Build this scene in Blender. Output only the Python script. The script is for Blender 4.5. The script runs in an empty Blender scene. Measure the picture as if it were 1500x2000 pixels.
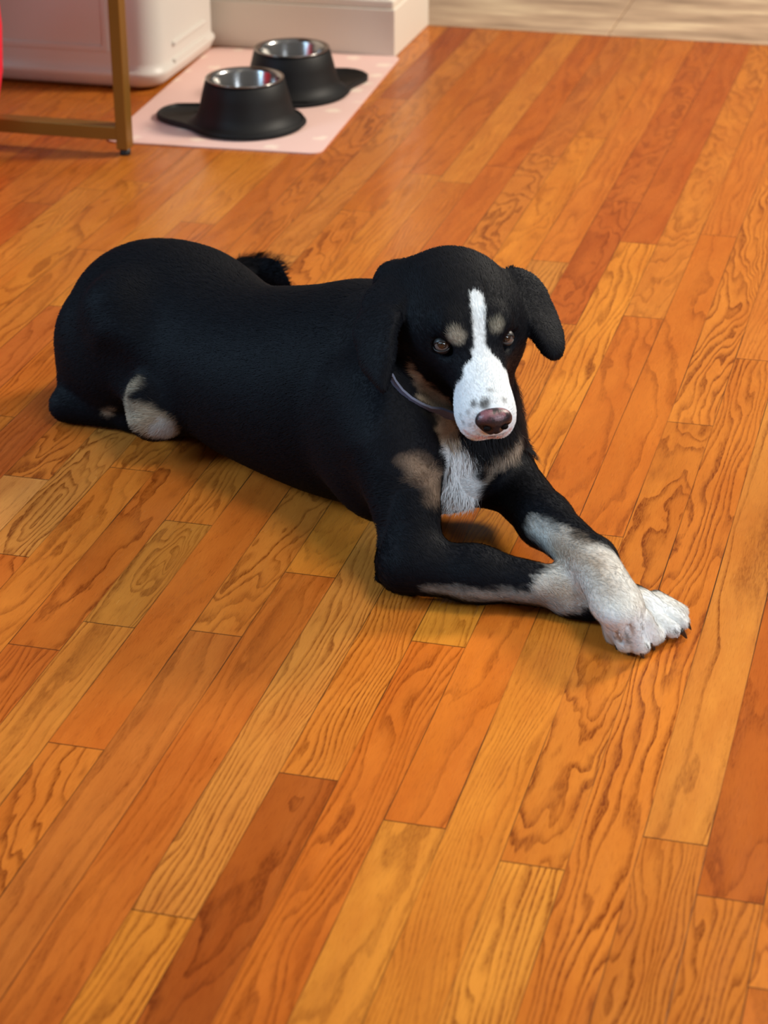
import bpy, bmesh, math, random
import numpy as np
from mathutils import Vector, Matrix
from mathutils.bvhtree import BVHTree
random.seed(4); rng = np.random.default_rng(7)
scn = bpy.context.scene; COL = scn.collection

# ------------------------------------------------------------------ camera
FPX = 4300.0
YAW, PITCH, ROLL, CAMH = .26733135, .45698538, -.00809448, 1.11748554
cy, sy, cp, sp, cr, sr = math.cos(YAW), math.sin(YAW), math.cos(PITCH), math.sin(PITCH), math.cos(ROLL), math.sin(ROLL)
FWD = np.array([-sy*cp, cy*cp, -sp]); _r = np.array([cy, sy, 0.]); _u = np.cross(_r, FWD)
RIGHT = cr*_r+sr*_u; UP = -sr*_r+cr*_u; CAM = np.array([0, 0, CAMH])
cam = bpy.data.cameras.new('camera'); camo = bpy.data.objects.new('camera', cam); COL.objects.link(camo)
cam.sensor_fit = 'HORIZONTAL'; cam.sensor_width = 36; cam.lens = FPX/1500*36
m = Matrix.Identity(4)
for i in range(3):
    m[i][0] = RIGHT[i]; m[i][1] = UP[i]; m[i][2] = -FWD[i]; m[i][3] = CAM[i]
camo.matrix_world = m
cam.dof.use_dof = True; cam.dof.focus_distance = 2.44; cam.dof.aperture_fstop = 10
scn.camera = camo
scn.view_settings.view_transform = 'Standard'; scn.view_settings.look = 'None'
scn.view_settings.exposure = -0.27; scn.view_settings.gamma = 1.0

# ------------------------------------------------------------------ light
world = bpy.data.worlds.new('World'); scn.world = world; world.use_nodes = True
bg = world.node_tree.nodes['Background']; bg.inputs[0].default_value = (1.0, .95, .90, 1); bg.inputs[1].default_value = .25
_wt = world.node_tree; _tc = _wt.nodes.new('ShaderNodeTexCoord'); _sx = _wt.nodes.new('ShaderNodeSeparateXYZ'); _mr = _wt.nodes.new('ShaderNodeMapRange')
_wt.links.new(_tc.outputs['Generated'], _sx.inputs[0]); _wt.links.new(_sx.outputs[2], _mr.inputs[0])      # dim walls, brighter ceiling
for _i, _v in ((1, -.1), (2, .9), (3, .05), (4, .42)): _mr.inputs[_i].default_value = _v
_wt.links.new(_mr.outputs[0], bg.inputs[1])
def area(name, loc, tgt, size, power, col, spread=180):
    l = bpy.data.lights.new(name, 'AREA'); l.shape = 'DISK'; l.size = size; l.energy = power; l.color = col
    o = bpy.data.objects.new(name, l); COL.objects.link(o); o.location = loc
    o.rotation_euler = (Vector(tgt)-Vector(loc)).to_track_quat('-Z', 'Y').to_euler()
    l.spread = math.radians(spread)
    return o
area('ceiling_lamp', (1.0, 4.3, 2.05), (-.6, 2.4, 0), .7, 138, (1., .90, .76))
area('window_daylight', (-3.2, .9, 1.9), (-.7, 2.4, .1), 1.5, 14, (.48, .75, 1.), 56)
area('chest_fill', (1.7, .7, 1.15), (-.45, 2.1, .1), .8, 3.2, (.80, .90, 1.), 40)  # added cool fill from the right, brightens the dog's chest; no known window
area('near_floor_fill', (.2, 1.7, 2.6), (-.2, 1.7, 0), .8, 9.5, (1., .90, .74), 84)  # added overhead fill that lifts the near floor; no known fixture

# ------------------------------------------------------------------ helpers
def at(x, y, z):
    d = (x-750)/FPX*RIGHT-(y-1000)/FPX*UP+FWD
    return CAM+d*((z-CAM[2])/d[2])
def atY(x, y, Y):
    d = (x-750)/FPX*RIGHT-(y-1000)/FPX*UP+FWD
    return CAM+d*(Y/d[1])
def tag(o, label=None, cat=None, group=None, kind=None):
    if label: o['label'] = label
    if cat: o['category'] = cat
    if group: o['group'] = group
    if kind: o['kind'] = kind
    return o
def empty(name, loc):
    o = bpy.data.objects.new(name, None); COL.objects.link(o); o.location = loc; return o
def link(name, me, mat, parent=None, smooth=False):
    o = bpy.data.objects.new(name, me); COL.objects.link(o)
    if mat: me.materials.append(mat)
    if smooth: me.polygons.foreach_set('use_smooth', [True]*len(me.polygons))
    if parent:
        o.parent = parent; o.matrix_parent_inverse = Matrix.Translation(-parent.location)
    return o
def from_bm(name, bm, mat, parent=None, smooth=False):
    bmesh.ops.recalc_face_normals(bm, faces=bm.faces)
    me = bpy.data.meshes.new(name); bm.to_mesh(me); bm.free(); return link(name, me, mat, parent, smooth)
def box(bm, x0, x1, y0, y1, z0, z1, bev=0, seg=2):
    vs = [bm.verts.new((x, y, z)) for x in (x0, x1) for y in (y0, y1) for z in (z0, z1)]
    fs = [(0, 1, 3, 2), (4, 6, 7, 5), (0, 4, 5, 1), (2, 3, 7, 6), (0, 2, 6, 4), (1, 5, 7, 3)]
    f = [bm.faces.new([vs[i] for i in q]) for q in fs]
    if bev:
        es = list({e for ff in f for e in ff.edges})
        bmesh.ops.bevel(bm, geom=es, offset=bev, segments=seg, profile=.5, affect='EDGES')
def lathe(bm, prof, c, n=64, fx=None):
    rings = []
    for r, z in prof:
        rings.append([bm.verts.new((c[0]+r*math.cos(2*math.pi*i/n), c[1]+r*math.sin(2*math.pi*i/n), c[2]+z)) for i in range(n)])
    for a, b in zip(rings, rings[1:]):
        for i in range(n): bm.faces.new((a[i], a[(i+1) % n], b[(i+1) % n], b[i]))
    return rings
def lin(c):
    return tuple(((x/255)/12.92 if x/255 <= .04045 else ((x/255+.055)/1.055)**2.4) for x in c)+(1.,)
class NT:
    def __init__(s, name):
        s.m = bpy.data.materials.new(name); s.m.use_nodes = True; s.t = s.m.node_tree; s.b = s.t.nodes['Principled BSDF']
    def n(s, typ, ins=None, **kw):
        nd = s.t.nodes.new(typ)
        for k, v in kw.items(): setattr(nd, k, v)
        for k, v in (ins or {}).items(): s.set(nd.inputs[k], v)
        return nd
    def set(s, inp, v):
        if isinstance(v, bpy.types.NodeSocket): s.t.links.new(v, inp)
        elif isinstance(v, bpy.types.Node): s.t.links.new(v.outputs[0], inp)
        else: inp.default_value = v
    def math(s, op, a, b=0., c=0., clamp=False):
        nd = s.n('ShaderNodeMath', {0: a, 1: b, 2: c}, operation=op, use_clamp=clamp); return nd.outputs[0]
    def mix(s, fac, a, b, mode='MIX'):
        nd = s.n('ShaderNodeMix', {}, data_type='RGBA', blend_type=mode)
        s.set(nd.inputs[0], fac); s.set(nd.inputs[6], a); s.set(nd.inputs[7], b); return nd.outputs[2]
    def step(s, v, a, b, lo=0., hi=1.):
        nd = s.n('ShaderNodeMapRange', {0: v, 1: a, 2: b, 3: lo, 4: hi}, interpolation_type='SMOOTHSTEP'); return nd.outputs[0]
    def noise(s, vec, scale, detail=2., rough=.5, dist=0.):
        nd = s.n('ShaderNodeTexNoise', {'Vector': vec, 'Scale': scale, 'Detail': detail, 'Roughness': rough, 'Distortion': dist}); return nd.outputs[0]
def plain(name, col, rough=.5, metal=0., spec=.5, bump=0., bscale=200., var=0.):
    t = NT(name); t.b.inputs['Base Color'].default_value = col; t.b.inputs['Roughness'].default_value = rough
    t.b.inputs['Metallic'].default_value = metal; t.b.inputs['Specular IOR Level'].default_value = spec
    co = t.n('ShaderNodeTexCoord').outputs['Object']
    if bump:
        nz = t.noise(co, bscale, 3.)
        bp = t.n('ShaderNodeBump', {'Height': nz, 'Strength': bump, 'Distance': .002}); t.set(t.b.inputs['Normal'], bp)
    if var:
        nz = t.noise(co, 6., 4.); f = t.step(nz, .3, .7, 1-var, 1.)
        mx = t.mix(1., col, t.n('ShaderNodeCombineColor', {0: f, 1: f, 2: f}).outputs[0], 'MULTIPLY'); t.set(t.b.inputs['Base Color'], mx)
    return t.m

# ------------------------------------------------------------------ wood floor
W = .05715; X0 = -.15200018
YEND = 4.437; YBEG = .9
def row_of(x): return int(math.floor((X0-x)/W))          # row k spans X0-(k+1)W .. X0-kW
JO = [(810, 1610), (1037, 1690), (1318, 1643), (1425, 1757), (603, 1517), (318, 1786), (147, 1457), (212, 1220), (855, 1258),
      (420, 1237), (605, 1123), (1180, 1045), (1260, 476), (1352, 828), (1414, 461), (1157, 269), (894, 357), (55, 933), (22, 1084),
      (375, 1022), (1110, 633), (1268, 621), (1475, 703), (1490, 1932), (765, 192), (972, 325), (1065, 304), (1245, 396), (180, 370),
      (50, 395), (187, 489), (240, 915), (1000, 975)]
# tone seeds: pixel on the plank, sRGB tone, ring frequency, arch 0..1, arch centre x, arch centre y offset (m from seed), contrast
SEEDS = [
 ((1460, 1560), (178, 80, 32), 3, .6, .2, .12, .5), ((1440, 1860), (196, 112, 46), 9, .35, -.2, .1, .9),
 ((1340, 1450), (205, 128, 62), 2.2, .1, .3, .1, .8), ((1290, 1760), (192, 110, 46), 8, .5, -.6, .1, .8),
 ((1400, 1300), (205, 130, 62), 2.2, .1, .3, .1, .8),
 ((1180, 1600), (180, 84, 34), 3.2, .7, 0., -.12, 1.), ((1110, 1550), (212, 136, 58), 4, .3, .1, .1, .6),
 ((1040, 1850), (228, 150, 66), 8, 0, 0, 0, .9), ((900, 1750), (214, 128, 48), 9, 0, 0, 0, .5), ((980, 1400), (212, 128, 50), 9, 0, 0, 0, .45),
 ((730, 1830), (218, 138, 58), 3, .5, .0, -.1, .5), ((830, 1450), (216, 138, 64), 3, .5, -.6, -.03, .5),
 ((620, 1750), (196, 98, 38), 5, .1, .2, 0, .6), ((590, 1600), (158, 62, 26), 3, .8, .0, .02, .7),
 ((640, 1440), (206, 122, 56), 10, .5, .0, .0, .9), ((480, 1500), (208, 132, 70), 7, .1, 0, 0, .7), ((260, 1900), (216, 132, 52), 6, .6, -.8, .06, .8),
 ((300, 1560), (206, 122, 50), 6, .1, 0, 0, .5), ((120, 1650), (198, 110, 56), 4, .2, 0, 0, .5), ((200, 1360), (186, 114, 62), 7, .1, 0, 0, .8),
 ((400, 1330), (176, 92, 44), 3, .1, 0, 0, .4), ((510, 1250), (182, 90, 38), 4, .1, 0, 0, .4), ((430, 1140), (180, 106, 50), 5, .2, 0, 0, .5),
 ((690, 1170), (196, 124, 62), 8, .1, 0, 0, .7), ((850, 1320), (198, 98, 36), 8, .1, 0, 0, .7), ((870, 1210), (208, 134, 50), 7, 0, 0, 0, .6),
 ((720, 1330), (206, 118, 48), 9, .2, 0, 0, .8), ((1000, 1250), (208, 128, 56), 4, .4, -.4, .05, .6), ((650, 1060), (176, 92, 46), 8, .6, 1., .03, .5),
 ((280, 1120), (176, 110, 50), 8, .8, .0, .02, .8), ((200, 1280), (176, 88, 46), 3, .2, 0, 0, .4), ((230, 1050), (178, 86, 34), 3, .7, 0, .03, .8), ((130, 1120), (192, 104, 42), 4, .3, 0, 0, .6),
 ((130, 1300), (196, 118, 54), 5, .1, 0, 0, .6), ((100, 1000), (186, 118, 62), 6, .9, 0, .02, .9), ((40, 960), (200, 132, 80), 3, .1, 0, 0, .2),
 ((60, 870), (160, 66, 36), 5, .1, 0, 0, .5), ((30, 700), (190, 90, 46), 4, .4, 0, 0, .5),
 ((1240, 560), (232, 146, 62), 6, .03, 0, 0, .9), ((1050, 950), (226, 136, 52), 6, .03, 0, 0, .8), ((1180, 720), (204, 108, 42), 3, .7, .0, .05, .7),
 ((1280, 700), (200, 102, 36), 2, .5, .2, .05, .6), ((1370, 650), (212, 122, 50), 9, .2, 0, 0, .9), ((1330, 900), (204, 120, 50), 6, .8, 0, -.03, .9),
 ((1260, 1050), (202, 116, 46), 5, .7, .3, -.1, .8), ((1460, 900), (206, 116, 46), 7, .1, .2, 0, .9), ((1360, 550), (208, 110, 36), 3, .7, 0, 0, .6),
 ((1240, 430), (176, 84, 42), 3, .1, 0, 0, .3), ((1310, 450), (204, 112, 48), 8, .2, 0, 0, .9), ((1400, 380), (210, 122, 52), 5, .7, 0, .03, .8),
 ((1070, 380), (222, 130, 50), 5, .6, 0, .08, .6), ((1130, 420), (202, 104, 42), 4, .6, 0, 0, .9), ((970, 300), (176, 70, 24), 2, .4, 0, 0, .4),
 ((870, 240), (204, 106, 34), 3, .3, 0, 0, .4), ((950, 400), (198, 96, 38), 3, .3, 0, 0, .3), ((1050, 220), (200, 96, 34), 3, .4, 0, 0, .5),
 ((1280, 170), (222, 124, 44), 3, .3, 0, 0, .4), ((1380, 200), (186, 84, 34), 3, .3, 0, 0, .4), ((780, 160), (176, 76, 44), 3, .3, 0, 0, .5),
 ((1210, 300), (212, 114, 46), 4, .3, 0, 0, .5), ((1160, 240), (208, 116, 46), 3, .5, 0, 0, .6), ((690, 330), (206, 122, 60), 4, .6, 0, 0, .7),
 ((1180, 860), (204, 104, 38), 3, .5, .0, .05, .5), ((1230, 900), (204, 106, 38), 2.4, .4, .0, .0, .5)]
joints = {}
def addj(px, py):
    p = at(px, py, 0); joints.setdefault(row_of(p[0]), []).append(p[1])
for j in JO: addj(*j)
planks = []
palette = [(206, 112, 46), (214, 124, 50), (198, 100, 40), (208, 118, 52), (190, 90, 38), (222, 134, 58), (212, 120, 46), (202, 108, 48), (178, 76, 32), (210, 122, 58)]
for k in range(-5, 38):
    js = sorted(joints.get(k, []))
    ys = [YBEG]+js+[YEND]
    out = []
    r = random.Random(k*77+5)
    for a, b in zip(ys, ys[1:]):
        out.append(a); span = b-a; lim = 2.2 if js else .95
        if span > lim:
            n = int(span//lim)+ (0 if js else r.randint(0, 1))
            cuts = sorted(a+span*(i+1+r.uniform(-.3, .3))/(n+1) for i in range(n)); out += cuts
    out.append(YEND); out = sorted(out)
    for a, b in zip(out, out[1:]):
        g = r.choice([(7, .05, 0, 0, .7), (4, .5, r.uniform(-.4, .4), r.uniform(-.1, .1), .6), (9, .05, 0, 0, .6), (5, .7, r.uniform(-.3, .3), r.uniform(-.1, .1), .8), (3, .3, .3, 0, .5)])
        planks.append(dict(k=k, a=a, b=b, c=r.choice(palette), g=g, y0=(a+b)/2, seed=r.random()))
for s in SEEDS:
    p = at(s[0][0], s[0][1], 0); k = row_of(p[0])
    for q in planks:
        if q['k'] == k and q['a'] <= p[1] < q['b']:
            q['c'] = s[1]; q['kk'] = 1.12 if (s[0][0] < 700 and 850 < s[0][1] < 1420) else (.82 if s[1][0] < 182 else 1.); q['g'] = s[2:]; q['y0'] = p[1]
MEAN = np.array(lin((214, 124, 50))[:3])
def wood(c, k=1.):
    v = np.array(lin(c)[:3])*k; v = v*.68+MEAN*.32
    v = v*np.array([.79, .83, .66]); return tuple(v)+(1.,)
me = bpy.data.meshes.new('floor'); V = []; Fc = []
for q in planks:
    x0 = X0-(q['k']+1)*W; x1 = x0+W; i = len(V)
    V += [(x0, q['a'], 0), (x1, q['a'], 0), (x1, q['b'], 0), (x0, q['b'], 0)]; Fc.append((i, i+1, i+2, i+3))
me.from_pydata(V, [], Fc)
me.attributes.new('tone', 'FLOAT_COLOR', 'CORNER')
for a in ('pos', 'ends', 'ring'): me.attributes.new(a, 'FLOAT_VECTOR', 'CORNER')
at_t, at_p, at_e, at_1 = [me.attributes[a] for a in ('tone', 'pos', 'ends', 'ring')]
for i, q in enumerate(planks):
    for j, (xx, yy) in enumerate(((-.5, q['a']), (.5, q['a']), (.5, q['b']), (-.5, q['b']))):
        at_t.data[i*4+j].color = wood(q['c'], q.get('kk', 1.))
        at_p.data[i*4+j].vector = (xx, (yy-q['y0'])/W, q['seed'])
        at_e.data[i*4+j].vector = (yy-q['a'], q['b']-yy, q['g'][4]*(.65 if q['y0'] > 3.1 else 1.))
        at_1.data[i*4+j].vector = (q['g'][0], q['g'][1], q['g'][2])
t = NT('oak_strip_floor')
A = lambda n: t.n('ShaderNodeAttribute', {}, attribute_name=n)
tone = A('tone').outputs['Color']; pv = t.n('ShaderNodeSeparateXYZ', {0: A('pos').outputs['Vector']}); ev = t.n('ShaderNodeSeparateXYZ', {0: A('ends').outputs['Vector']}); rv = t.n('ShaderNodeSeparateXYZ', {0: A('ring').outputs['Vector']})
x, y, sd = pv.outputs; M = t.math
sdz = M('MULTIPLY', sd, 40.)
def vec(a, b, c): return t.n('ShaderNodeCombineXYZ', {0: a, 1: b, 2: c}).outputs[0]
# slow warp and fine wobble of the rings
wx = M('SUBTRACT', t.noise(vec(M('MULTIPLY', x, 1.1), M('MULTIPLY', y, .16), sdz), 1., 2.), .5)
wy = M('SUBTRACT', t.noise(vec(M('MULTIPLY', x, 1.8), M('MULTIPLY', y, .45), M('ADD', sdz, 9.)), 1., 2.), .5)
wf = M('SUBTRACT', t.noise(vec(M('MULTIPLY', x, 9.), M('MULTIPLY', y, 1.7), M('ADD', sdz, 3.)), 1., 3.), .5)
xs = M('ADD', M('SUBTRACT', x, rv.outputs[2]), M('MULTIPLY', wx, 1.0))
ys = M('ADD', M('MULTIPLY', y, .2), M('MULTIPLY', wy, 1.3))
rad = M('SQRT', M('ADD', M('MULTIPLY', xs, xs), M('MULTIPLY', ys, ys)))
base = t.n('ShaderNodeMix', {}, data_type='FLOAT'); t.set(base.inputs[0], rv.outputs[1]); t.set(base.inputs[2], xs); t.set(base.inputs[3], rad)
ph = M('ADD', M('MULTIPLY', rv.outputs[0], base.outputs[0]), M('ADD', M('MULTIPLY', wf, .38), M('MULTIPLY', M('MULTIPLY', wx, rv.outputs[0]), .5)))
ph = M('ADD', ph, M('MULTIPLY', M('SUBTRACT', t.noise(vec(M('MULTIPLY', base.outputs[0], 4.), 0., sdz), 1., 1.), .5), 1.6))
fr = M('FRACT', M('ADD', ph, sdz))
line = M('MULTIPLY', t.step(fr, .25, .86, 0., 1.), t.step(fr, .9, 1., 1., 0.))
line = M('POWER', line, 1.7)
lv = t.step(t.noise(vec(M('MULTIPLY', x, 1.5), M('MULTIPLY', y, .3), M('ADD', sdz, 20.)), 1., 2.), .3, .7, .45, 1.)
pore = t.noise(vec(M('MULTIPLY', x, 55.), M('MULTIPLY', y, 3.6), sdz), 1., 3., .65)
pore2 = t.noise(vec(M('MULTIPLY', x, 34.), M('MULTIPLY', y, 5.5), M('ADD', sdz, 7.)), 1., 2., .6)
poreL2 = t.step(pore2, .42, .62, 0., 1.)
poreD = t.step(pore, .52, .70, 0., 1.)
poreL = t.step(pore, .3, .48, 1., 0.)
cloud = t.noise(vec(M('MULTIPLY', x, 1.2), M('MULTIPLY', y, .35), M('ADD', sdz, 5.)), 1., 3.)
hue = t.noise(vec(M('MULTIPLY', x, 2.2), M('MULTIPLY', y, .5), M('ADD', sdz, 15.)), 1., 2.)
col = t.mix(t.step(cloud, .3, .75, 0., .45), tone, t.mix(1., tone, (.78, .56, .42, 1), 'MULTIPLY'))
col = t.mix(t.step(hue, .45, .75, 0., .5), col, t.mix(1., tone, (1.18, 1.22, 1.2, 1), 'MULTIPLY'))
col = t.mix(M('MULTIPLY', poreL, .18), col, t.mix(1., tone, (1.25, 1.35, 1.5, 1), 'MULTIPLY'))
k1 = M('MULTIPLY', M('MULTIPLY', line, lv), M('MULTIPLY', ev.outputs[2], M('ADD', .72, M('MULTIPLY', poreL2, .5))), clamp=True)
dark = t.mix(1., tone, (.33, .21, .17, 1), 'MULTIPLY')
col = t.mix(k1, col, dark)
col = t.mix(M('MULTIPLY', poreD, M('ADD', .26, M('MULTIPLY', line, .35))), col, dark)
# seams between the strips
ed = M('SUBTRACT', .5, M('ABSOLUTE', x)); en = M('MINIMUM', ev.outputs[0], ev.outputs[1])
sw = t.step(t.noise(vec(M('MULTIPLY', M('ROUND', x), 3.), M('MULTIPLY', y, .25), sdz), 1., 2.), .38, .62, .25, 1.)
sm = M('MAXIMUM', M('MULTIPLY', t.step(ed, .005, .016, 1., 0.), sw), M('MULTIPLY', t.step(en, .0003, .0013, 1., 0.), .85))
col = t.mix(M('MULTIPLY', sm, .93), col, (.035, .014, .006, 1))
col = t.n('ShaderNodeHueSaturation', {'Color': col, 'Saturation': 1.0, 'Value': 1.0}).outputs[0]
t.set(t.b.inputs['Base Color'], col)
rg = t.step(t.noise(vec(M('MULTIPLY', x, 3.), M('MULTIPLY', y, .4), sdz), 1., 3.), .3, .7, .20, .32)
t.set(t.b.inputs['Roughness'], rg); t.b.inputs['Specular IOR Level'].default_value = .14
hgt = M('SUBTRACT', M('MULTIPLY', M('ADD', cloud, M('MULTIPLY', poreD, -.12)), .6), M('MULTIPLY', sm, .25))
t.set(t.b.inputs['Normal'], t.n('ShaderNodeBump', {'Height': hgt, 'Strength': .25, 'Distance': .001}))
tag(link('floor', me, t.m), kind='structure')
bm = bmesh.new(); box(bm, X0-38*W, X0+5*W, YBEG, YEND, -.02, -.0005); tag(from_bm('trim_1', bm, plain('subfloor_dark', (.05, .02, .01, 1), .8)), kind='structure')

# tile floor of the next room
t = NT('greige_plank_tile'); co = t.n('ShaderNodeTexCoord').outputs['Object']; sp_ = t.n('ShaderNodeSeparateXYZ', {0: co})
n1 = t.noise(t.n('ShaderNodeCombineXYZ', {0: t.math('MULTIPLY', sp_.outputs[0], 2.2), 1: t.math('MULTIPLY', sp_.outputs[1], 9.), 2: 0.}).outputs[0], 1.6, 4., .6)
rp = t.n('ShaderNodeValToRGB', {0: n1}); e = rp.color_ramp.elements
e[0].position = .3; e[0].color = lin((156, 126, 100)); e[1].position = .72; e[1].color = lin((238, 210, 172)); x_ = e.new(.5); x_.color = lin((198, 165, 134))
t.set(t.b.inputs['Base Color'], rp); t.b.inputs['Roughness'].default_value = .35
TILE = t.m
grout = plain('tile_grout', lin((120, 100, 84)), .8)
sx = at(1190, 65, 0)[0]
bm = bmesh.new()
for i in range(-3, 4):
    for j in range(3):
        box(bm, sx+i*.9+.0012, sx+(i+1)*.9-.0012, YEND+.004+j*.45, YEND+.45+j*.45, -.012, .0015, .0015, 1)
tag(from_bm('floor_tile', bm, TILE), kind='structure')
bm = bmesh.new(); box(bm, sx-2.7, sx+3.6, YEND, YEND+1.4, -.02, -.002); tag(from_bm('trim_2', bm, grout), kind='structure')

# ------------------------------------------------------------------ wall end with tall baseboard
WX, WY0 = -1.111, 4.166
wall = plain('white_wall_paint', lin((232, 224, 210)), .55, bump=.05)
bm = bmesh.new(); box(bm, -3.2, WX-.012, WY0+.012, YEND-.004, 0, 2.5, .004)
tag(from_bm('wall_back', bm, wall), kind='structure')
bm = bmesh.new()
box(bm, -3.2, WX, WY0, YEND+.004, 0, .095, .0025)
box(bm, -3.2, WX-.003, WY0+.003, YEND+.001, .0945, .112, .004)
tag(from_bm('baseboard_back', bm, wall), kind='structure')

# ------------------------------------------------------------------ white plastic bin
PL = plain('white_moulded_plastic', lin((218, 211, 202)), .42, bump=.08, bscale=60)
bx1, by0, by1 = -1.468, 3.80, 4.155
bin_ = empty('storage_bin', ((bx1-.25), (by0+by1)/2, 0)); tag(bin_, 'white moulded plastic storage bin with a recessed front panel beside the baseboard', 'storage bin')
def rrect(x0, x1, y0, y1, r, n=8):
    pts = []
    for cx_, cy_, a0 in ((x1-r, y0+r, -90), (x1-r, y1-r, 0), (x0+r, y1-r, 90), (x0+r, y0+r, 180)):
        for i in range(n+1):
            a = math.radians(a0+90*i/n); pts.append((cx_+r*math.cos(a), cy_+r*math.sin(a)))
    return pts
bm = bmesh.new(); prev = None
prof = [(.030, .004), (.018, .006), (.008, .014), (.002, .028), (0, .032), (.001, .037), (.006, .041), (.006, .055), (.005, .30), (.004, .46), (.0, .47)]
for ins, z in prof:
    ring = [bm.verts.new((x, y, z)) for x, y in rrect(bx1-.52+ins, bx1-ins, by0+ins, by1-ins, .05-ins*.5)]
    if prev:
        for i in range(len(ring)): bm.faces.new((prev[i], prev[(i+1) % len(ring)], ring[(i+1) % len(ring)], ring[i]))
    else: bm.faces.new(ring[::-1])
    prev = ring
bm.faces.new(prev)
from_bm('body', bm, PL, bin_, True)
bm = bmesh.new(); prev = None
for ins, z in ((-.012, .455), (-.014, .47), (-.012, .495), (.0, .505), (.03, .508)):
    ring = [bm.verts.new((x, y, z)) for x, y in rrect(bx1-.52+ins, bx1-ins, by0+ins, by1-ins, .05-ins*.5)]
    if prev:
        for i in range(len(ring)): bm.faces.new((prev[i], prev[(i+1) % len(ring)], ring[(i+1) % len(ring)], ring[i]))
    else: bm.faces.new(ring[::-1])
    prev = ring
bm.faces.new(prev); from_bm('lid', bm, PL, bin_, True)
# raised frame round the recessed front panel, and ribs on the side
pa = atY(198, 90, by0)
bm = bmesh.new()
yf = by0+.0055
x1p = pa[0]; z0p = pa[2]
box(bm, x1p, x1p+.012, yf-.0025, yf+.004, z0p-.012, .42, .002); box(bm, bx1-.47, x1p+.001, yf-.0025, yf+.004, z0p-.012, z0p, .002)
box(bm, bx1-.47, bx1-.458, yf-.0025, yf+.004, z0p-.012, .42, .002); box(bm, bx1-.47, x1p+.001, yf-.0025, yf+.004, .408, .42, .002)
from_bm('panel_frame', bm, PL, bin_)
def atX(x, y, X):
    d = (x-750)/FPX*RIGHT-(y-1000)/FPX*UP+FWD
    return CAM+d*(X/d[0])
ry0, ry1 = atX(342, 100, bx1)[1], atX(404, 60, bx1)[1]; rz = atX(372, 98, bx1)[2], atX(372, 64, bx1)[2]
for zz in rz:
    bm = bmesh.new(); box(bm, bx1-.009, bx1+.0005, ry0, ry1, zz-.004, zz+.004, .003, 3); from_bm('rib', bm, PL, bin_)

# ------------------------------------------------------------------ desk with gold frame
GOLD = plain('brushed_gold_paint', lin((142, 100, 36)), .42, metal=.45, bump=.05, bscale=300)
BLK = plain('black_rubber_foot', (.012, .012, .012, 1), .5)
TOP = plain('dark_walnut_top', lin((90, 56, 36)), .4, var=.3)
dx, dy = -1.385, 3.415
desk = empty('desk', (dx, dy, 0)); tag(desk, 'gold metal framed desk leg and crossbar standing left of the pink mat', 'desk')
for X in (dx-.011, dx-.011-.62):
    bm = bmesh.new(); box(bm, X-.010, X+.010, dy-.0, dy+.030, .012, .72, .0015); from_bm('leg', bm, GOLD, desk)
    bm = bmesh.new(); lathe(bm, [(.0, 0), (.009, 0), (.0095, .002), (.009, .0125), (0, .0125)], (X, dy+.015, 0), 20); from_bm('foot', bm, BLK, desk, True)
bm = bmesh.new(); box(bm, dx-.622, dx-.0205, dy, dy+.03, .028, .052, .0015); from_bm('crossbar', bm, GOLD, desk)
bm = bmesh.new(); box(bm, dx-.622, dx-.0205, dy, dy+.03, .695, .719, .0015); from_bm('crossbar', bm, GOLD, desk)
bm = bmesh.new(); box(bm, dx-.68, dx+.03, dy-.03, 4.13, .7205, .742, .003); from_bm('desktop', bm, TOP, desk)
for X in (dx-.011, dx-.011-.62):
    bm = bmesh.new(); box(bm, X-.010, X+.010, dy+.0305, 4.10, .695, .719, .001); from_bm('top_rail', bm, GOLD, desk)


# ------------------------------------------------------------------ red bag at the left edge
RED = plain('red_fabric', lin((232, 8, 48)), .7, bump=.2, bscale=350)
pr = at(8, 288, 0)
bm = bmesh.new(); rc = .17
bz = [(0, .004), (.08, .003), (.125, .012), (.15, .05), (.165, .12), (.17, .2), (.165, .3), (.14, .36), (.08, .385), (0, .39)]
lathe(bm, bz, (pr[0]-.172, pr[1]+.0, 0), 48)
for v in bm.verts: v.co.z += .004*math.sin(9*math.atan2(v.co.y-pr[1], v.co.x-pr[0]+.172))*math.sin(v.co.z*8)
bmesh.ops.remove_doubles(bm, verts=bm.verts, dist=1e-5)
o = from_bm('floor_pouf', bm, RED, None, True); tag(o, 'bright red rounded fabric pouf cut off at the left edge of the picture', 'pouf')

# ------------------------------------------------------------------ pink mat
t = NT('pink_printed_mat'); co = t.n('ShaderNodeTexCoord').outputs['Object']
vo = t.n('ShaderNodeTexVoronoi', {'Vector': co, 'Scale': 16., 'Randomness': .55}); nz = t.noise(co, 90., 2.)
msk = t.step(t.math('ADD', vo.outputs['Distance'], t.math('MULTIPLY', t.math('SUBTRACT', nz, .5), .35)), .16, .28, 1., 0.)
t.set(t.b.inputs['Base Color'], t.mix(t.math('MULTIPLY', msk, .75), lin((238, 200, 190)), lin((252, 232, 214)))); t.b.inputs['Roughness'].default_value = .6
mBR = at(625, 303, 0)[:2]; mTR = at(783, 113, 0)[:2]; mBL = at(203, 279, 0)[:2]
ey = (mTR-mBR)/np.linalg.norm(mTR-mBR); ex = np.array([ey[1], -ey[0]]); mw_ = (mBR-mBL) @ ex; ml_ = np.linalg.norm(mTR-mBR)
bm = bmesh.new(); pts = [tuple(mBR+ex*(x-mw_)+ey*y) for x, y in rrect(0, mw_, 0, ml_, .022, 6)]
a = [bm.verts.new((x, y, .0005)) for x, y in pts]; b = [bm.verts.new((x, y, .003)) for x, y in pts]
bm.faces.new(a[::-1]); bm.faces.new(b)
for i in range(len(a)): bm.faces.new((a[i], a[(i+1) % len(a)], b[(i+1) % len(a)], b[i]))
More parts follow.
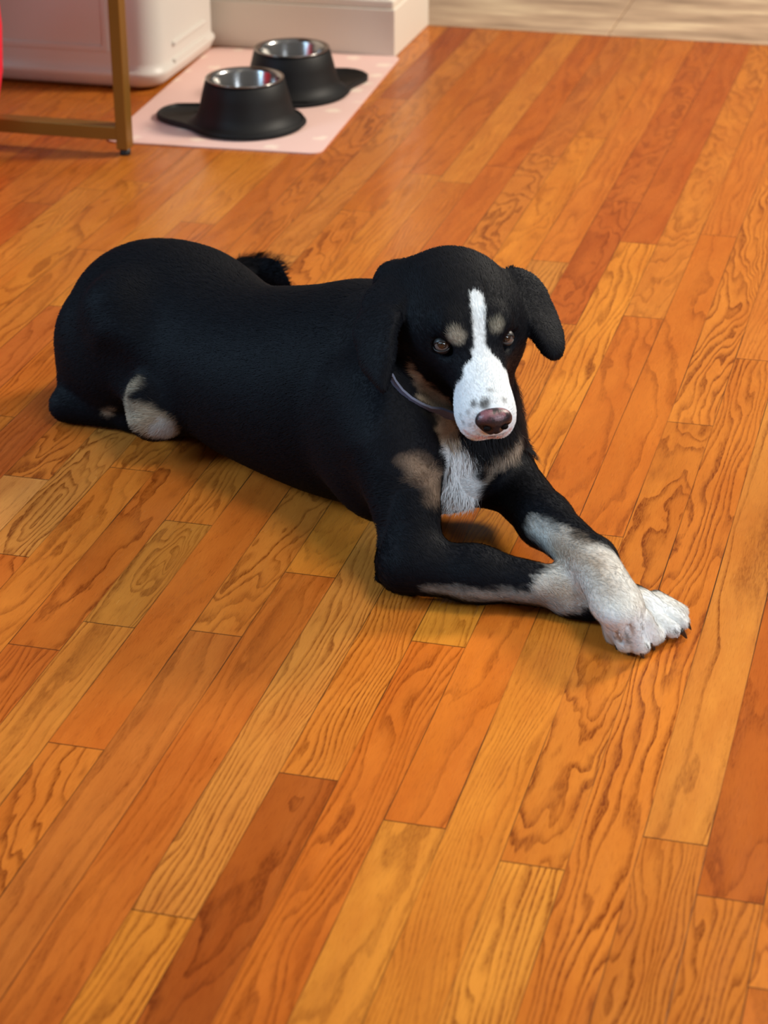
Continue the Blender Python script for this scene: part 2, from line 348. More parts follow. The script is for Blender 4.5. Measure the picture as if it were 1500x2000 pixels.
o = from_bm('feeding_mat', bm, t.m); tag(o, 'pink feeding mat with pale print lying under the pet bowls', 'mat')

# ------------------------------------------------------------------ double bowl stand: one silicone tray, two steel bowls
SIL = plain('black_silicone', lin((18, 18, 19)), .55, spec=.3, bump=.05)
STEEL = plain('stainless_steel', (.36, .35, .34, 1), .2, metal=1.)
c1 = at(478, 152, .088); c2 = at(570, 94, .088); c1[2] = c2[2] = 0
RB = .066
tray = empty('pet_bowl_tray', tuple((c1+c2)/2)); tag(tray, 'black silicone double bowl tray with wide lobed rim on the pink mat', 'bowl tray')
g = .003
bm = bmesh.new()
n = 96
dirv = (c2-c1)[:2]; L = np.linalg.norm(dirv); ang = math.atan2(dirv[1], dirv[0]); mid = (c1+c2)/2
# tray outline: union of two discs plus lobes, as a polar height field
def base_r(th, which):
    return .098
from math import cos, sin
outline = []
def sdf_tray(px, py):
    d = min(math.hypot(px-c1[0], py-c1[1])-.104, math.hypot(px-c2[0], py-c2[1])-.104)
    dl = math.hypot(px-LB1[0], py-LB1[1])-.064; dr = math.hypot(px-LB2[0], py-LB2[1])-.055
    def sm(a, b, k): h_ = max(k-abs(a-b), 0)/k; return min(a, b)-h_*h_*k/4
    return sm(sm(d, dl, .05), dr, .05)
LB1 = at(375, 228, .004); LB2 = at(664, 156, .004)
for i in range(n):
    th = 2*math.pi*i/n; lo, hi = 0, .4
    for _ in range(24):
        r_ = (lo+hi)/2; px_, py_ = mid[0]+r_*cos(th), mid[1]+r_*sin(th)
        if sdf_tray(px_, py_) < 0: lo = r_
        else: hi = r_
    outline.append((mid[0]+lo*cos(th), mid[1]+lo*sin(th)))
rings = []
for s_, z in ((.97, g), (1., g+.003), (1., g+.009), (.985, g+.0115), (.965, g+.010), (.95, g+.006), (0.02, g+.006)):
    rings.append([bm.verts.new((mid[0]+(x-mid[0])*s_, mid[1]+(y-mid[1])*s_, z)) for x, y in outline])
bm.faces.new(rings[0][::-1]); bm.faces.new(rings[-1])
for a, b in zip(rings, rings[1:]):
    for i in range(n): bm.faces.new((a[i], a[(i+1) % n], b[(i+1) % n], b[i]))
from_bm('tray', bm, SIL, tray, True)
for c in (c1, c2):
    bm = bmesh.new(); lathe(bm, [(.108, g+.005), (.100, g+.009), (.090, g+.016), (.084, g+.03), (.078, g+.055), (.0715, g+.080), (.0675, g+.084), (.0655, g+.082), (.064, g+.03), (.06, g+.006)], c, 64)
    from_bm('bowl_holder', bm, SIL, tray, True)
wb = []
for i, c in enumerate((c1, c2)):
    bm = bmesh.new(); lathe(bm, [(0, g+.032), (.035, g+.032), (.050, g+.036), (.0585, g+.05), (.0605, g+.08), (.0655, g+.0865), (.0695, g+.0872), (.0705, g+.086), (.069, g+.0845)], c, 64)
    bmesh.ops.remove_doubles(bm, verts=bm.verts, dist=1e-5)
    o = from_bm('pet_bowl', bm, STEEL, None, True)
    o.data.transform(Matrix.Translation(-Vector((c[0], c[1], 0)))); o.location = (c[0], c[1], 0)
    tag(o, ['stainless steel bowl set in the nearer cup of the black tray', 'stainless steel bowl set in the farther cup of the black tray, by the baseboard'][i], 'bowl', 'steel bowls in the black tray')

# ------------------------------------------------------------------ the dog
exec_dog = True
O = np.array([-.49, 2.16, 0.]); _a = math.radians(-29); H = np.array([math.cos(_a), math.sin(_a), 0.]); Lt = np.array([-H[1], H[0], 0.])
def G(u, v, z): return O+u*H+v*Lt+np.array([0, 0, z])       # dog frame: forward, left, up -> world
R3 = np.stack([H, Lt, np.array([0, 0, 1.])])                 # rows
def Lc(p): return R3 @ (np.asarray(p)-O)
def PX(x, y, z): return Lc(at(x, y, z))
def vcap(p): return np.asarray(p, float)
# head frame (in dog frame)
HE = np.array([.052, -.062, .262])+R3 @ ((11*RIGHT+20*UP)/1640)
DH = (O+HE @ R3-CAM) @ FWD
def PD(x, y, dd):
    return Lc(CAM+(DH+dd)*((x-750)/FPX*RIGHT-(y-1000)/FPX*UP+FWD))
HYAW, HPIT, HROLL = math.radians(-31), math.radians(-30), math.radians(0)
HFv = np.array([math.cos(HPIT)*math.cos(HYAW), math.cos(HPIT)*math.sin(HYAW), math.sin(HPIT)])
HLv = np.array([-math.sin(HYAW), math.cos(HYAW), 0.]); HUv = np.cross(HFv, HLv)
HLv, HUv = math.cos(HROLL)*HLv+math.sin(HROLL)*HUv, -math.sin(HROLL)*HLv+math.cos(HROLL)*HUv
def HD(f, l, u): return HE+f*HFv+l*HLv+u*HUv
prims = []
def ell(c, r, ax=None, k=.03, sub=False): prims.append(('e', np.array(c, float), np.array(r, float), ax, k, sub))
def cone(a, b, ra, rb, k=.02, sub=False): prims.append(('c', np.array(a, float), np.array(b, float), (ra, rb), k, sub))
HA = np.stack([HFv, HLv, HUv])
def rotz(d): a_ = math.radians(d); return np.array([[math.cos(a_), math.sin(a_), 0], [-math.sin(a_), math.cos(a_), 0], [0, 0, 1.]])
# torso
ell((-.15, 0, .125), (.17, .115, .122), k=.05)
ell((-.30, -.012, .105), (.20, .108, .106), k=.06)
ell((-.50, .005, .113), (.130, .116, .106), k=.06)
ell((-.03, -.01, .122), (.08, .072, .090), k=.04)      # forechest
cone((-.15, 0, .16), (-.01, -.01, .235), .085, .062, k=.05)   # neck
ell((-.565, .005, .108), (.085, .095, .088), k=.04)
# near hind leg
ell((-.540, -.070, .092), (.086, .055, .085), k=.012)
cone((-.585, -.075, .05), PX(142, 784, .025), .034, .021, k=.02)
cone(PX(128, 792, .022), PX(268, 814, .02), .020, .017, k=.012)
cone(PX(262, 814, .02), PX(312, 826, .017), .019, .016, k=.01)
for dx_, dy_ in ((332, 840), (338, 832), (328, 828)): cone(PX(308, 828, .016), PX(dx_, dy_, .011), .013, .010, k=.004)
def PV(x, y, v):
    d = R3 @ ((x-750)/FPX*RIGHT-(y-1000)/FPX*UP+FWD); c = Lc(CAM); return c+d*((v-c[1])/d[1])
FOLD = PV(232, 735, -.137)
# flank fold over the leg
cone((-.50, -.085, .165), (-.41, -.115, .06), .035, .03, k=.04)
ell(FOLD, (.050, .022, .042), k=.02, sub=True)
cone(PV(285, 770, -.118), PX(312, 826, .018), .022, .018, k=.015)
# far hind leg, tail
ell((-.50, .10, .07), (.10, .05, .07), k=.02)
cone((-.60, .04, .07), PX(470, 534, .040), .035, .020, k=.03)
cone(PX(470, 534, .040), PX(545, 538, .037), .020, .024, k=.02)
cone(PX(545, 538, .037), PX(578, 556, .03), .024, .013, k=.02)
ell(PD(768, 552, .10), (.022, .022, .022), k=.02)
# near foreleg
ell((-.06, -.095, .13), (.075, .045, .095), k=.03)
cone((-.015, -.105, .14), PX(808, 1078, .05), .047, .029, k=.03)
cone(PX(790, 1104, .04), PX(930, 1121, .034), .031, .027, k=.02)
cone(PX(742, 1128, .012), PX(795, 1115, .026), .006, .022, k=.012)
cone(PX(930, 1121, .034), PX(1110, 1152, .027), .027, .021, k=.02)
cone(PX(1110, 1152, .027), PX(1225, 1180, .022), .021, .020, k=.015)
cone(PX(1110, 1180, .016), PX(1150, 1190, .014), .013, .012, k=.012)
# near paw
ell(PX(1240, 1186, .02), (.030, .024, .019), ax=rotz(15), k=.012)
def toe(a, b, r1, r2): cone(a, b, r1, r2, k=.0035)
for (ax_, ay_, bx_, by_) in ((1280, 1170, 1328, 1196), (1274, 1184, 1330, 1214), (1266, 1200, 1312, 1230), (1246, 1212, 1282, 1240)):
    toe(PX(ax_, ay_, .020), PX(bx_, by_, .0115), .0098, .0092)
for (ax_, ay_, bx_, by_) in ((1282, 1172, 1340, 1204), (1276, 1188, 1330, 1226), (1262, 1202, 1300, 1240)):
    cone(PX(ax_, ay_, .031), PX(bx_, by_, .020), .0022, .0026, k=.003, sub=True)
# far foreleg (crosses over the near wrist)
cone((-.04, .055, .13), PX(972, 925, .06), .040, .034, k=.03)
cone(PX(984, 926, .062), PX(1064, 1016, .058), .034, .028, k=.02)
cone(PX(1064, 1016, .058), PX(1156, 1095, .06), .028, .0235, k=.015)
cone(PX(1158, 1095, .06), PX(1195, 1160, .056), .0245, .0245, k=.012)
ell(PX(1208, 1185, .048), (.032, .026, .02), ax=rotz(-40), k=.012)
for (ax_, ay_, az_, bx_, by_, bz_) in ((1196, 1212, .036, 1200, 1240, .014), (1212, 1218, .038, 1222, 1256, .0125), (1234, 1218, .038, 1250, 1260, .0125), (1252, 1208, .036, 1272, 1244, .013)):
    toe(PX(ax_, ay_, az_), PX(bx_, by_, bz_), .0115, .0104)
for (ax_, ay_, bx_, by_) in ((1203, 1205, 1212, 1252), (1222, 1205, 1238, 1262), (1240, 1200, 1264, 1252)):
    cone(PX(ax_, ay_, .050), PX(bx_, by_, .020), .0020, .0032, k=.003, sub=True)
# head
ell(HD(-.070, 0, -.042), (.074, .067, .052), ax=HA, k=.03)
ell(HD(-.035, 0, -.030), (.042, .052, .032), ax=HA, k=.03)
for s_ in (-1, 1):
    ell(HD(-.046, s_*.035, -.055), (.043, .032, .038), ax=HA, k=.02)
    ell(HD(-.014, s_*.025, -.001), (.016, .015, .010), ax=HA, k=.012)   # brow
cone(HD(-.02, 0, -.034), HD(.072, 0, -.038), .036, .025, k=.022)
for s_ in (-1, 1): ell(HD(.064, s_*.0125, -.053), (.030, .019, .023), ax=HA, k=.012)  # flews
cone(HD(-.04, 0, -.070), HD(.061, 0, -.081), .030, .015, k=.010)       # jaw
# ears
def earax(d, n):
    d = d/np.linalg.norm(d); n = n-d*(n@d); n = n/np.linalg.norm(n); return np.stack([d, np.cross(n, d), n])
EARN = [(788, 548, .070), (756, 585, .055), (734, 640, .035), (738, 695, .018), (747, 748, .008)]
EARF = [(1005, 548, .085), (1034, 575, .085), (1053, 618, .080), (1069, 653, .073), (1079, 683, .066)]
for P_, Wd, nrm in ((EARN, (.020, .029, .028, .021, .006), R3 @ (-FWD*.8-RIGHT*.6)), (EARF, (.016, .020, .021, .018, .011), R3 @ (-FWD*.75+RIGHT*.65))):
    for i in range(4):
        a_, b_ = PD(*P_[i]), PD(*P_[i+1]); d_ = b_-a_
        for tt in (0, .34, .67, 1.):
            w_ = Wd[i]*(1-tt)+Wd[i+1]*tt
            ell(a_+d_*tt, (max(.012, min(.020, w_)), w_, .0058), ax=earax(d_, nrm), k=.008)
# eye sockets
for s_ in (-1, 1): ell(HD(.002, s_*.0348, -.017), (.012, .0115, .0085), ax=HA, k=.006, sub=True)

VX = .0022
lo = np.array([-.74, -.30, -.012]); hi = np.array([.46, .36, .36]); N = np.ceil((hi-lo)/VX).astype(int)
Fd = np.full(N, .5, np.float32)
axs = [lo[i]+np.arange(N[i])*VX for i in range(3)]
for p in prims:
    typ = p[0]
    k = p[4]; mg = max(k, .01)+.008
    if typ == 'e': ext = np.max(p[2]); a0 = p[1]-ext-mg; b0 = p[1]+ext+mg
    else: rr = max(p[3]); a0 = np.minimum(p[1], p[2])-rr-mg; b0 = np.maximum(p[1], p[2])+rr+mg
    i0 = np.clip(((a0-lo)/VX).astype(int), 0, N); i1 = np.clip(((b0-lo)/VX).astype(int)+1, 0, N)
    if np.any(i1 <= i0): continue
    sl = tuple(slice(i0[i], i1[i]) for i in range(3))
    X = [axs[i][sl[i]].astype(np.float32) for i in range(3)]
    X = np.meshgrid(*X, indexing='ij')
    if typ == 'e':
        Q = [X[i]-np.float32(p[1][i]) for i in range(3)]
        if p[3] is not None: Q = [sum(np.float32(p[3][j][i])*Q[i] for i in range(3)) for j in range(3)]
        r_ = p[2]; k0 = np.sqrt(sum((Q[i]/r_[i])**2 for i in range(3))); k1_ = np.sqrt(sum((Q[i]/r_[i]**2)**2 for i in range(3)))
        d = k0*(k0-1)/np.maximum(k1_, 1e-6)
    else:
        ba = p[2]-p[1]; l2 = ba@ba
        Q = [X[i]-np.float32(p[1][i]) for i in range(3)]
        h_ = np.clip(sum(Q[i]*ba[i] for i in range(3))/l2, 0, 1)
        d = np.sqrt(sum((Q[i]-h_*ba[i])**2 for i in range(3)))-(p[3][0]*(1-h_)+p[3][1]*h_)
    A_ = Fd[sl]
    if p[5]:
        d = -d; hh = np.maximum(k-np.abs(A_-d), 0)/k; Fd[sl] = np.maximum(A_, d)+hh*hh*k*.25
    else:
        hh = np.maximum(k-np.abs(A_-d), 0)/k; Fd[sl] = np.minimum(A_, d)-hh*hh*k*.25
# rest on the floor
Fd = np.maximum(Fd, (.0012-axs[2])[None, None, :].astype(np.float32))
def nets(Fd):
    S = Fd < 0
    n0, n1, n2 = S.shape
    c = np.zeros((n0-1, n1-1, n2-1), np.uint8)
    offs = [(i, j, k) for i in (0, 1) for j in (0, 1) for k in (0, 1)]
    for o_ in offs: c += S[o_[0]:n0-1+o_[0], o_[1]:n1-1+o_[1], o_[2]:n2-1+o_[2]]
    act = (c > 0) & (c < 8)
    idx = np.argwhere(act); vid = np.full(act.shape, -1, np.int64); vid[act] = np.arange(len(idx))
    acc = np.zeros((len(idx), 3)); cnt = np.zeros(len(idx))
    val = {o_: Fd[idx[:, 0]+o_[0], idx[:, 1]+o_[1], idx[:, 2]+o_[2]] for o_ in offs}
    for o_ in offs:
        for ax in range(3):
            if o_[ax]: continue
            o2 = list(o_); o2[ax] = 1; o2 = tuple(o2)
            va, vb = val[o_], val[o2]; mk = (va < 0) != (vb < 0)
            tt = np.where(mk, va/(va-vb+1e-12), 0)
            pt = np.tile(np.array(o_, float), (len(idx), 1)); pt[:, ax] = tt
            acc[mk] += pt[mk]; cnt[mk] += 1
    vs = lo+(idx+acc/cnt[:, None])*VX
    faces = []
    for ax in range(3):
        b_, c_ = (ax+1) % 3, (ax+2) % 3
        s1 = [slice(None)]*3; s2 = [slice(None)]*3; s1[ax] = slice(0, -1); s2[ax] = slice(1, None)
        ch = S[tuple(s1)] != S[tuple(s2)]
        e_ = np.argwhere(ch); ok = (e_[:, b_] > 0) & (e_[:, c_] > 0) & (e_[:, b_] < S.shape[b_]-1) & (e_[:, c_] < S.shape[c_]-1); e_ = e_[ok]
        ins = S[tuple(e_.T)]
        def cell(db, dc):
            q = e_.copy(); q[:, b_] -= db; q[:, c_] -= dc; return vid[tuple(q.T)]
        q = np.stack([cell(0, 0), cell(1, 0), cell(1, 1), cell(0, 1)], 1)
        q[~ins] = q[~ins][:, ::-1]
        faces.append(q)
    return vs, np.concatenate(faces)
VS, QF = nets(Fd); del Fd
QF = QF[:, ::-1]
# light smoothing
E = np.concatenate([QF[:, [0, 1]], QF[:, [1, 2]], QF[:, [2, 3]], QF[:, [3, 0]]])
def lap(a, it, w):
    for _ in range(it):
        s_ = np.zeros_like(a); n_ = np.zeros(len(a))
        for i, j in ((0, 1), (1, 0)):
            for c_ in range(a.shape[1]): s_[:, c_] += np.bincount(E[:, i], a[E[:, j], c_], len(a))
            n_ += np.bincount(E[:, i], minlength=len(a))
        a = a*(1-w)+w*s_/np.maximum(n_, 1)[:, None]
    return a
VS = lap(VS, 2, .5); VS[:, 2] = np.maximum(VS[:, 2], .0008)
def normals(V_, Q_):
    fn = np.cross(V_[Q_[:, 2]]-V_[Q_[:, 0]], V_[Q_[:, 3]]-V_[Q_[:, 1]])
    n_ = np.zeros_like(V_)
    for i in range(4):
        for c_ in range(3): n_[:, c_] += np.bincount(Q_[:, i], fn[:, c_], len(V_))
    return n_/np.maximum(np.linalg.norm(n_, axis=1), 1e-12)[:, None]
NR = normals(VS, QF)
if np.mean(np.sum(NR*(VS-VS.mean(0)), 1)) < 0: QF = QF[:, ::-1]; NR = -NR
WV = O+VS @ R3; WN = NR @ R3                # world
bvh = BVHTree.FromPolygons([tuple(v) for v in WV], [tuple(int(i) for i in q) for q in QF])
def hit(x, y):
    d = (x-750)/FPX*RIGHT-(y-1000)/FPX*UP+FWD; d /= np.linalg.norm(d)
    r_ = bvh.ray_cast(Vector(CAM), Vector(d)); return None if r_[0] is None else np.array(r_[0])
# coat colours --------------------------------------------------------------
def vnoise(P_, s_, seed):
    # cheap smooth value noise from summed sines
    r_ = np.random.default_rng(seed); out = np.zeros(len(P_))
    for i in range(7):
        k_ = r_.normal(size=3)*s_; out += np.sin(P_ @ k_+r_.uniform(0, 6.28))
    return out/7*1.4
coat = np.tile(np.array([.0036, .0042, .0066]), (len(WV), 1))
WHITE = np.array([.74, .78, .81]); TAN = np.array([.36, .25, .17]); CREAM = np.array([.46, .37, .27]); GREY = np.array([.62, .60, .56]); PINK = np.array([.62, .36, .32])
def mark(col, pts, soft=.002, wob=.0025, only=None, s_=350):
    """pts: (px, py, radius_m); a rounded stroke on the skin through these points"""
    P3 = []
    for x_, y_, r_ in pts:
        h_ = hit(x_, y_)
        if h_ is not None: P3.append((h_, r_))
    if not P3: return
    best = np.full(len(WV), 1e3)
    if len(P3) == 1: best = np.linalg.norm(WV-P3[0][0], axis=1)-P3[0][1]
    for (a_, ra), (b_, rb) in zip(P3, P3[1:]):
        ba = b_-a_; h_ = np.clip(((WV-a_) @ ba)/max(ba @ ba, 1e-9), 0, 1)
        best = np.minimum(best, np.linalg.norm(WV-a_-h_[:, None]*ba, axis=1)-(ra*(1-h_)+rb*h_))
    near = best < .03
    b_ = best[near]+wob*vnoise(WV[near], s_, 3)
    w_ = np.clip(.5-b_/(2*soft), 0, 1)
    if only is not None: w_ = w_*only[near]
    coat[near] = coat[near]*(1-w_[:, None])+col*w_[:, None]
HC = (VS-HE) @ HA.T            # head coords of every vertex
# forelegs: pale from mid forearm down
mark(GREY, [(1085, 1072, .015), (1120, 1105, .022), (1170, 1115, .045), (1200, 1160, .05), (1240, 1230, .06)], .006, .004)
mark(GREY, [(1165, 1198, .022)], .006, .004)
mark(GREY, [(1090, 1150, .026), (1150, 1165, .03), (1240, 1185, .04), (1310, 1210, .05)], .006, .004)
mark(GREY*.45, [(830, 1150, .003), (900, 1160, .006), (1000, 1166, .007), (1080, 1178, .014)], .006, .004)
mark(GREY*.8, [(1040, 1030, .010), (1085, 1060, .016)], .008, .004)
mark(np.array([.40, .32, .25]), [(1090, 1070, .016), (1165, 1100, .012), (1190, 1150, .006)], .012, .004)
mark(np.array([.42, .34, .27]), [(1080, 1150, .012), (1130, 1160, .010)], .012, .004)
mark(WHITE*.92, [(1200, 1230, .016), (1245, 1240, .02), (1260, 1240, .02)], .01, .004)
mark(WHITE*.95, [(1290, 1190, .022), (1310, 1215, .02)], .01, .004)
# hind leg
mark(CREAM*.55, [(268, 750, .007), (250, 782, .012), (292, 815, .016), (325, 832, .012)], .006, .004, None, 200)
mark(CREAM*.6, [(210, 806, .006), (260, 818, .010), (310, 838, .014)], .004, .003)
mark(WHITE*.5, [(320, 838, .014), (335, 846, .010)], .004, .003)
# chest
mark(np.array([.20, .14, .10]), [(810, 905, .010), (850, 950, .018)], .010, .006, None, 140)
mark(np.array([.30, .24, .19]), [(1005, 870, .016), (965, 905, .012), (955, 930, .006)], .008, .006, None, 140)
mark(WHITE*1.04, [(880, 870, .016), (895, 920, .019), (900, 985, .019)], .006, .006, None, 140)
# head
front = (HC[:, 0] > -.12).astype(float)
mark(CREAM*.8, [(826, 778, .003), (850, 792, .008), (868, 812, .012), (872, 850, .014)], .005, .006, front, 200)
mark(np.array([.01, .01, .01]), [(828, 805, .003), (842, 815, .0035), (850, 830, .003)], .003, .002)
mark(TAN*.75, [(806, 716, .0045), (822, 748, .0055), (846, 770, .006), (866, 785, .006)], .003, .004, front)
mark(WHITE, [(931, 580, .0066), (934, 600, .0076), (936, 650, .0060), (938, 685, .0062), (942, 705, .009)], .0015, .001, front)
mw = np.clip((HC[:, 0]-.008-1.2*np.abs(HC[:, 1])+.0035*vnoise(WV, 300, 5))/.003, 0, 1)*np.clip((HC[:, 2]+.085)/.004, 0, 1)*(np.abs(HC[:, 1]) < .06)*(HC[:, 0] < .15)
coat[:] = coat*(1-mw[:, None])+WHITE*mw[:, None]
mark(np.array([.26, .235, .19]), [(890, 656, .0078), (896, 659, .0070)], .0035, .001, front); mark(np.array([.19, .175, .14]), [(969, 637, .0065), (974, 632, .0055)], .0035, .001, front)
for (x_, y_, r_, c_) in ((925, 790, .004, .25), (947, 788, .006, .2), (985, 782, .003, .4), (915, 805, .002, .3), (905, 825, .002, .35), (918, 830, .0015, .4), (900, 812, .0015, .4), (955, 762, .0018, .35), (962, 764, .0015, .35)):
    mark(np.array([c_*.7]*3), [(x_, y_, r_)], .0022, .001)
mark(PINK, [(908, 842, .0016), (938, 854, .0030), (972, 854, .0030), (996, 838, .0016)], .0015, .0005, ((HC[:, 0] > .03) & (HC[:, 2] > -.10)).astype(float))
mark(np.array([.03, .02, .02]), [(934, 848, .0008), (962, 852, .0012), (986, 845, .0008)], .0012, .0002)
for q_ in ([(1221, 1232, .0012), (1226, 1254, .0018)], [(1262, 1258, .0015), (1264, 1266, .0015)], [(1202, 1246, .002)], [(1318, 1232, .0014), (1322, 1236, .0014)]): mark(np.array([.07, .065, .06]), q_, .002, .001)
dog = empty('dog', tuple(O)); tag(dog, 'black dog with white blaze and pale forelegs lying on the wood floor', 'dog')
me = bpy.data.meshes.new('body'); me.from_pydata(WV.tolist(), [], QF.tolist())
ca = me.attributes.new('coat', 'FLOAT_COLOR', 'POINT'); ca.data.foreach_set('color', np.concatenate([coat, np.ones((len(coat), 1))], 1).ravel())
def coatmat(name, bumpy):
    t = NT(name); c_ = t.n('ShaderNodeAttribute', {}, attribute_name='coat').outputs['Color']
    t.set(t.b.inputs['Base Color'], c_); t.b.inputs['Roughness'].default_value = .62; t.b.inputs['Specular IOR Level'].default_value = .09
    if bumpy:
        co = t.n('ShaderNodeTexCoord').outputs['Object']; nz = t.noise(co, 260., 3.)
        t.set(t.b.inputs['Normal'], t.n('ShaderNodeBump', {'Height': nz, 'Strength': .14, 'Distance': .002}))
    return t.m
link('body', me, coatmat('dog_coat', True), dog, True)
# fur blades ----------------------------------------------------------------
nose_p = HD(.115, 0, -.03)
def fur(nstr):
    qi = rng.integers(0, len(QF), nstr); a_, b_ = rng.random((2, nstr, 1))
    q = QF[qi]
    bl = lambda A_: (A_[q[:, 0]]*(1-a_)+A_[q[:, 1]]*a_)*(1-b_)+(A_[q[:, 3]]*(1-a_)+A_[q[:, 2]]*a_)*b_
    p = bl(VS); nn = bl(NR); nn /= np.linalg.norm(nn, axis=1)[:, None]; cc = bl(coat); hc = bl(HC)
    comb = np.tile(np.array([-1., 0, -.35]), (nstr, 1))
    leg = (p[:, 0] > .03) & (p[:, 2] < .12) | ((p[:, 2] < .06) & (p[:, 0] > -.02))
    comb[leg] = (1., .0, -.2)
    head = (hc[:, 0] > -.16) & (np.abs(hc[:, 1]) < .13) & (hc[:, 2] > -.11) & (p[:, 2] > .13)
    comb[head] = (p-nose_p)[head]; comb[head] /= np.linalg.norm(comb[head], axis=1)[:, None]
    ear = head & (np.abs(hc[:, 1]) > .070); comb[ear] = -HUv
    chest = (p[:, 0] > -.05) & (~head) & (~leg) & (np.abs(p[:, 1]) < .07); comb[chest] = (-.1, 0, -1.)
    tail = (p[:, 1] > .13) & (p[:, 0] < -.2); comb[tail] = (.7, .35, .25)
    comb = comb+rng.normal(size=(nstr, 3))*.22
    comb -= nn*np.sum(comb*nn, 1)[:, None]; comb /= np.maximum(np.linalg.norm(comb, axis=1), 1e-6)[:, None]
    Ln = np.full(nstr, .009); Ln[head] = .0065; Ln[leg] = .006; Ln[chest] = .020; Ln[tail] = .014; Ln[ear] = .0038
    muz = head & (hc[:, 0] > .0); Ln[muz] = .0035
    paw = leg & (p[:, 0] > .2); Ln[paw] = .0045
    belly = (p[:, 2] < .05) & (~leg); Ln[belly] = .006
    Ln *= rng.uniform(.6, 1.25, nstr)
    rise = np.full(nstr, .20); rise[tail] = .7; rise[chest] = .3
    keep = (p[:, 2] > .004)
    eyec = np.min(np.stack([np.linalg.norm(p-HD(-.001, s_*.0345, -.017), axis=1) for s_ in (-1, 1)]), 0); keep &= eyec > .0105
    keep &= np.linalg.norm(p-HD(.094, 0, -.031), axis=1) > .020
    p, nn, comb, Ln, rise, cc = [A_[keep] for A_ in (p, nn, comb, Ln, rise, cc)]
    n_ = len(p); w_ = np.cross(nn, comb); hw = rng.uniform(.00022, .00042, n_)[:, None]*(1+(Ln[:, None] > .012)*.3)
    Ln = Ln[:, None]; rise = rise[:, None]
    m1 = p+Ln*.5*(comb*.93+nn*(rise*1.3)); tp = p+Ln*(comb*.95+nn*rise)
    Vv = np.stack([p-w_*hw, p+w_*hw, m1+w_*hw*.8, m1-w_*hw*.8, tp], 1)
    Vv[..., 2] = np.maximum(Vv[..., 2], .0006)
    Vv = (O+Vv @ R3).reshape(-1, 3)
    me = bpy.data.meshes.new('fur'); nv = n_*5
    me.vertices.add(nv); me.vertices.foreach_set('co', Vv.ravel())
    b0 = np.arange(n_)[:, None]*5; li = np.concatenate([b0+0, b0+1, b0+2, b0+3, b0+3, b0+2, b0+4], 1)
    me.loops.add(n_*7); me.loops.foreach_set('vertex_index', li.ravel().astype(np.int32))
    me.polygons.add(n_*2); ls = np.stack([np.arange(n_)*7, np.arange(n_)*7+4], 1).ravel()
    me.polygons.foreach_set('loop_start', ls.astype(np.int32))
    me.update(calc_edges=True)
    lum_ = cc.mean(1, keepdims=True); jt = np.where(lum_ > .3, .07, .24); cc = cc*(1+jt*rng.uniform(-1, 1, (n_, 1))); cc = np.repeat(cc, 5, 0)
    at_ = me.attributes.new('coat', 'FLOAT_COLOR', 'POINT'); at_.data.foreach_set('color', np.concatenate([cc, np.ones((len(cc), 1))], 1).ravel())
    return link('fur', me, coatmat('dog_fur', False), dog, True)
fur(320000)
# nose ----------------------------------------------------------------------
def blob(name, mat, parent, c, r, ax, n=(28, 18), fn=None):
    bm = bmesh.new(); bmesh.ops.create_uvsphere(bm, u_segments=n[0], v_segments=n[1], radius=1.)
    for v in bm.verts:
        q = np.array(v.co)
        if fn: q = fn(q)
        v.co = Vector(O+(np.array(c)+(q*np.array(r)) @ ax) @ R3)
    return from_bm(name, bm, mat, parent, True)
t = NT('dog_nose'); co = t.n('ShaderNodeTexCoord').outputs['Object']; nz = t.noise(co, 120., 3.); sz = t.n('ShaderNodeSeparateXYZ', {0: co}).outputs[2]
zt = HD(.100, 0, -.031)[2]+.008
mk = t.math('MULTIPLY', t.step(nz, .44, .60), t.step(sz, zt-.001, zt+.008))
t.set(t.b.inputs['Base Color'], t.mix(mk, (.018, .010, .013, 1), (.19, .075, .09, 1))); t.b.inputs['Roughness'].default_value = .33
t.set(t.b.inputs['Normal'], t.n('ShaderNodeBump', {'Height': t.noise(co, 900., 2.), 'Strength': .35, 'Distance': .001}))
def nosefn(q):
    x_, y_, z_ = q
    y_ = y_*(1.0+.15*z_) ; 
    if z_ < 0: z_ *= 1.1; y_ *= (1+.35*z_)
    for s_ in (-1, 1):
        d2 = (y_-s_*.52)**2/.05+(z_-.02)**2/.05
        if x_ > 0: x_ -= .6*math.exp(-d2)
    if x_ > 0: x_ -= .12*math.exp(-(y_/.10)**2)*(z_ < .3)
    return np.array([x_, y_, z_])
nose_o = blob('nose', t.m, dog, HD(.091, -.0015, -.031), (.0130, .0195, .0160), HA, (48, 32), nosefn)
for s_ in (-1, 1):
    q_ = np.array([.80, s_*.50, .10]); q_ /= np.linalg.norm(q_)
    blob('nostril', plain('nostril_dark', (.003, .002, .002, 1), .7, spec=.1), nose_o, HD(.091, -.0015, -.031)+(q_*np.array([.0118, .0175, .0145])) @ HA, (.0032, .0042, .0034), HA, (16, 10))
